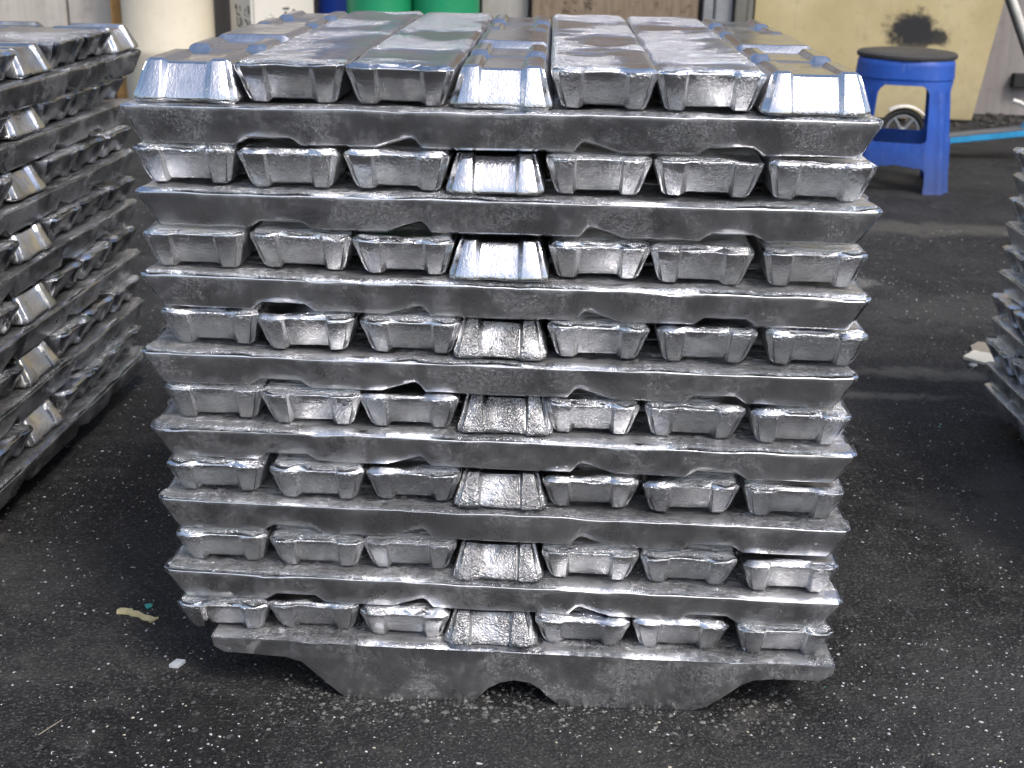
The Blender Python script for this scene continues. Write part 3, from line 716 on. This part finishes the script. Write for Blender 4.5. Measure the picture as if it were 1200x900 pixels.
# ------------------------------------------------------------------ blue stool with dark seat pad
def build_stool(loc, rz):
    root = empty('plastic_stool', loc, rz); tag(root, 'Blue plastic stool with a dark grey seat pad in front of the yellow panel', 'stool')
    q_ = NT('stool_blue'); tc_ = q_.n('TexCoord'); ov = tc_.outputs['Object']; sp_ = q_.n('SeparateXYZ'); q_.l(ov, sp_.inputs[0])
    n1_ = q_.noise(ov, 9, 5, .6); n2_ = q_.noise(q_.scalevec(ov, (1, 1, .12)), 90, 4, .65); n3_ = q_.noise(ov, 60, 4, .7)
    c_ = q_.mix(q_.ramp(n1_, .3, .7), (.010, .062, .33), (.016, .088, .42))
    c_ = q_.mix(q_.math('MULTIPLY', q_.ramp(n2_, .56, .72), .45), c_, (.13, .20, .42))
    g_ = q_.ramp(q_.math('ADD', sp_.outputs[2], q_.math('MULTIPLY', n3_, .16)), .10, .30, 1., 0.)
    c_ = q_.mix(q_.math('MULTIPLY', g_, .55), c_, (.045, .05, .07)); c_ = q_.mix(q_.math('MULTIPLY', q_.ramp(n3_, .62, .74), .4), c_, (.05, .06, .10))
    sblue = q_.set(color=c_, rough=q_.ramp(n3_, .3, .7, .34, .6), normal=q_.bump(n3_, .001, .5))
    H = .432; N, Mz = 256, 108
    def rad(th, t):            # t 0 bottom .. 1 top ; rounded square that grows rounder upward
        half = .178-.030*t**.8 if t < .80 else .178-.030*t**.8
        n = 3.6-1.2*t
        c, s_ = abs(math.cos(th)), abs(math.sin(th))
        r = half*1.0/((c**n+s_**n)**(1/n))
        # ribs on the legs
        dd = abs((math.degrees(th) % 90)-45)
        if t < .78: r += .0060*math.cos(dd*R(1)*20)*max(0, 1-dd/22)*min(1, (.78-t)/.1)
        if t > .97: r -= .004*((t-.97)/.03)
        if t > .86: r += .003
        return r
    def kind(th, z):
        """None = opening"""
        d = ((math.degrees(th)+45) % 90)-45          # degrees off the centre of a flat
        half_open = 28.5
        if z > .352: return 'apron'
        zz0, zz1 = .168, .352
        side = int(((math.degrees(th)+45) % 360)//90)
        lg = int((math.degrees(th) % 360)//90)
        hw = .5*(half_open*2)
        x = abs(d)
        if x >= half_open: return 'leg%d' % lg
        if .168 < z <= .352:
            # rounded upper corners
            rx, rz_ = 9., .036
            if z > zz1-rz_ and x > half_open-rx:
                e = ((x-(half_open-rx))/rx)**2+((z-(zz1-rz_))/rz_)**2
                if e > 1: return 'apron'
            rz2 = .016
            if z < zz0+rz2 and x > half_open-6:
                e = ((x-(half_open-6))/6)**2+((zz0+rz2-z)/rz2)**2
                if e > 1: return 'brace%d' % side
            return None
        if .092-.0004*x < z <= .168: return 'brace%d' % side
        if z > .062:
            rx = 7.
            if x > half_open-rx:
                e = ((x-(half_open-rx))/rx)**2+((z-.062)/.030)**2
                if e > 1: return 'brace%d' % side
        return None
    zs = [H*i/Mz for i in range(Mz+1)]
    bm = bmesh.new(); vs = {}
    def vert(i, k):
        key = (i % N, k)
        if key not in vs:
            th = 2*math.pi*(i % N)/N; r = rad(th, zs[k]/H)
            vs[key] = bm.verts.new((r*math.cos(th), r*math.sin(th), zs[k]))
        return vs[key]
    for i in range(N):
        th = 2*math.pi*(i+.5)/N
        for k in range(Mz):
            if kind(th, (zs[k]+zs[k+1])/2): bm.faces.new((vert(i, k), vert(i+1, k), vert(i+1, k+1), vert(i, k+1)))
    bv = [v for v in bm.verts if v.is_boundary and .02 < v.co.z < H-.02]
    for _q in range(3): bmesh.ops.smooth_vert(bm, verts=bv, factor=.5, use_axis_x=True, use_axis_y=True, use_axis_z=True)
    bmesh.ops.recalc_face_normals(bm, faces=bm.faces[:])
    bmesh.ops.solidify(bm, geom=bm.faces[:], thickness=.0045)
    groups = {}
    for f in bm.faces:
        c = f.calc_center_median(); th = math.atan2(c.y, c.x) % (2*math.pi); kd = kind(th, c.z)
        if kd is None:
            d = abs(((math.degrees(th)+45) % 90)-45)
            kd = 'apron' if c.z > .30 and d < 29 else ('leg%d' % int((math.degrees(th) % 360)//90) if d > 22 else 'brace%d' % int(((math.degrees(th)+45) % 360)//90))
        groups.setdefault(kd, []).append([v.co.copy() for v in f.verts])
    bm.free()
    for kd, fs in sorted(groups.items()):
        b = bmesh.new()
        for f in fs: b.faces.new([b.verts.new(c) for c in f])
        bmesh.ops.remove_doubles(b, verts=b.verts[:], dist=.00004)
        from_bm(''.join(c for c in kd if not c.isdigit()), b, sblue, root)
    b, _ = lathe_bm([(.001, H-.001), (.120, H-.001), (.1475, H-.002), (.1485, H-.008)], 64); from_bm('seat_plate', b, sblue, root)
    pad = plain('seat_pad_grey', (.052, .050, .048), .55, dirt=(.12, .11, .1), dirt_amt=.4)
    b, _ = lathe_bm([(.001, H), (.150, H), (.1545, H+.002), (.157, H+.008), (.156, H+.015), (.150, H+.020), (.12, H+.024), (.03, H+.025), (.012, H+.022), (.001, H+.022)], 72)
    from_bm('seat_pad', b, pad, root)
    return root
build_stool((1.228, 3.335, 0), R(-13)).scale = (1.06, 1.06, 1)

# ------------------------------------------------------------------ light blue kick scooter behind the stool
SX, SY = 1.392, 3.92
sc = empty('kick_scooter', (SX, SY, 0)); tag(sc, 'Light blue kick scooter with white steering tube standing behind the stool', 'scooter')
lb = plain('paint_lightblue', (.03, .33, .62), .35, dirt=(.03, .05, .06), dirt_amt=.35, scale=14); rub = plain('rubber_black', (.02, .02, .02), .7)
whp = plain('paint_white', (.72, .70, .64), .4, dirt=(.1, .1, .1), dirt_amt=.3); hubm = plain('hub_grey', (.30, .32, .35), .4, metal=.4)
for wx in (0, .62):
    wh = from_bm('wheel', torus_bm(.080, .013, 48, 12, c=(wx, 0, .095)), rub, sc)
    b = torus_bm(.063, .006, 40, 8, c=(wx, 0, .095)); from_bm('rim', b, hubm, wh)
    b = bmesh.new()
    for q in range(5):
        a = 2*math.pi*q/5+.9; tube_bm([(wx, 0, .095), (wx+.062*math.cos(a), 0, .095+.062*math.sin(a))], .0065, 8, b)
    torus_bm(.010, .010, 16, 8, b, c=(wx, 0, .095)); from_bm('spokes', b, hubm, wh)
# fender
b = bmesh.new(); rings = []
for q in range(25):
    a = R(15+q*4.6); ring = []
    for (rr, yy) in ((.099, -.021), (.104, -.018), (.106, 0), (.104, .018), (.099, .021), (.101, 0)):
        ring.append(b.verts.new((rr*math.cos(a), yy, .095+rr*math.sin(a))))
    rings.append(ring)
for a_, c_ in zip(rings, rings[1:]):
    for q in range(6): b.faces.new((a_[q], a_[(q+1) % 6], c_[(q+1) % 6], c_[q]))
b.faces.new(rings[0]); b.faces.new(rings[-1][::-1])
from_bm('fender', b, whp, sc)
def bar_between(p0, p1, hw, hh, mat, name, parent):
    b = bmesh.new(); p0, p1 = Vector(p0), Vector(p1); t = (p1-p0).normalized(); sdir = Vector((0, 1, 0)); up = t.cross(sdir)*-1
    vs = []
    for p in (p0, p1):
        for a_, c_ in ((-1, -1), (1, -1), (1, 1), (-1, 1)): vs.append(b.verts.new(p+sdir*hw*a_+up*hh*c_))
    b.faces.new(vs[:4][::-1]); b.faces.new(vs[4:])
    for i in range(4): b.faces.new((vs[i], vs[(i+1) % 4], vs[4+(i+1) % 4], vs[4+i]))
    bmesh.ops.bevel(b, geom=b.edges[:], offset=.003, segments=2, affect='EDGES'); return from_bm(name, b, mat, parent)
bar_between((.04, 0, .055), (.50, 0, .112), .045, .012, lb, 'deck', sc)
bar_between((.04, 0, .0695), (.49, 0, .1260), .043, .0010, plain('deck_grip', (.13, .135, .14), .7), 'deck_grip', sc)
bar_between((.47, 0, .10), (.545, 0, .24), .024, .022, lb, 'neck', sc)
from_bm('fork', tube_bm([(.625, -.028, .095), (.60, -.028, .16), (.56, -.01, .22)], .008, 10), whp, sc)
from_bm('fork', tube_bm([(.625, .028, .095), (.60, .028, .16), (.56, .01, .22)], .008, 10), whp, sc)
from_bm('steering_tube', tube_bm([(.565, 0, .17), (.548, 0, .22), (.30, 0, .70), (.22, 0, .86)], .0165, 16), whp, sc)
from_bm('tube_cable', tube_bm([(.525, -.028, .20), (.285, -.028, .68), (.21, -.028, .84)], .008, 8), rub, sc)
from_bm('handlebar', tube_bm([(.22, -.20, .86), (.21, 0, .87), (.22, .20, .86)], .012, 12), rub, sc)
from_bm('clamp', tube_bm([(.46, -.03, .205), (.43, -.03, .222), (.40, -.03, .230)], .009, 10), whp, sc)

# worn black characters stencilled on the container: strokes as (x, y, x, y, width) read off in centimetre-like units
def stencil(face, marks):
    segs = []
    for x0, y0, x1, y1, wd in marks:
        if face == 'L': f = lambda q: (300-q)/42*.297
        else: f = lambda q: (q-300)/65*.297
        g = lambda q: .415+(20-q)*.0039
        segs.append((f(x0), g(y0), f(x1), g(y1), wd))
    return strokes('stencil_mark', wc, face, segs, .0078 if face == 'L' else .0056)
stencil('L', [(270.5, 9, 273, 13.5, 3), (278.5, 9, 279.5, 15, 1.6), (272, 15, 273, 19, 1), (273, 19, 279, 19.5, 1), (273, 22, 273.5, 32, 1.2),
              (273.5, 32, 278, 32, 1), (279.3, 22, 279.8, 32, 2.2), (283, 24, 283, 30, .6), (278.5, 35.5, 279, 37, 1.2), (288.8, 11.5, 289, 15, 1.4),
              (287, 17, 288, 19, 1.6), (291, 18, 291, 20, .8), (294.5, 8, 295.5, 16.5, 2.6), (295, 18, 295, 20, 1), (287.5, 23.5, 291, 25.5, 1.6),
              (291.5, 26, 293, 33, 2), (296, 24, 297, 34, 1.6), (294, 37.5, 295.5, 38, 1.6)])
stencil('F', [(331.5, 10.5, 338, 10.5, 1.7), (333, 16, 335.5, 14.5, 1.8), (334, 19.5, 341, 19, 1.6), (340, 20, 343, 21.5, 2.2), (342.5, 11.5, 343.5, 16.5, 2.2),
              (341, 16.5, 344, 17, 1), (311, 30, 316, 28.5, 2), (314, 32.5, 315.5, 32.5, 1.5), (312, 24, 316, 24, .5), (314, 20, 315, 22, .5),
              (318, 17, 319.5, 17, .6), (321, 18, 322, 20, .6)])
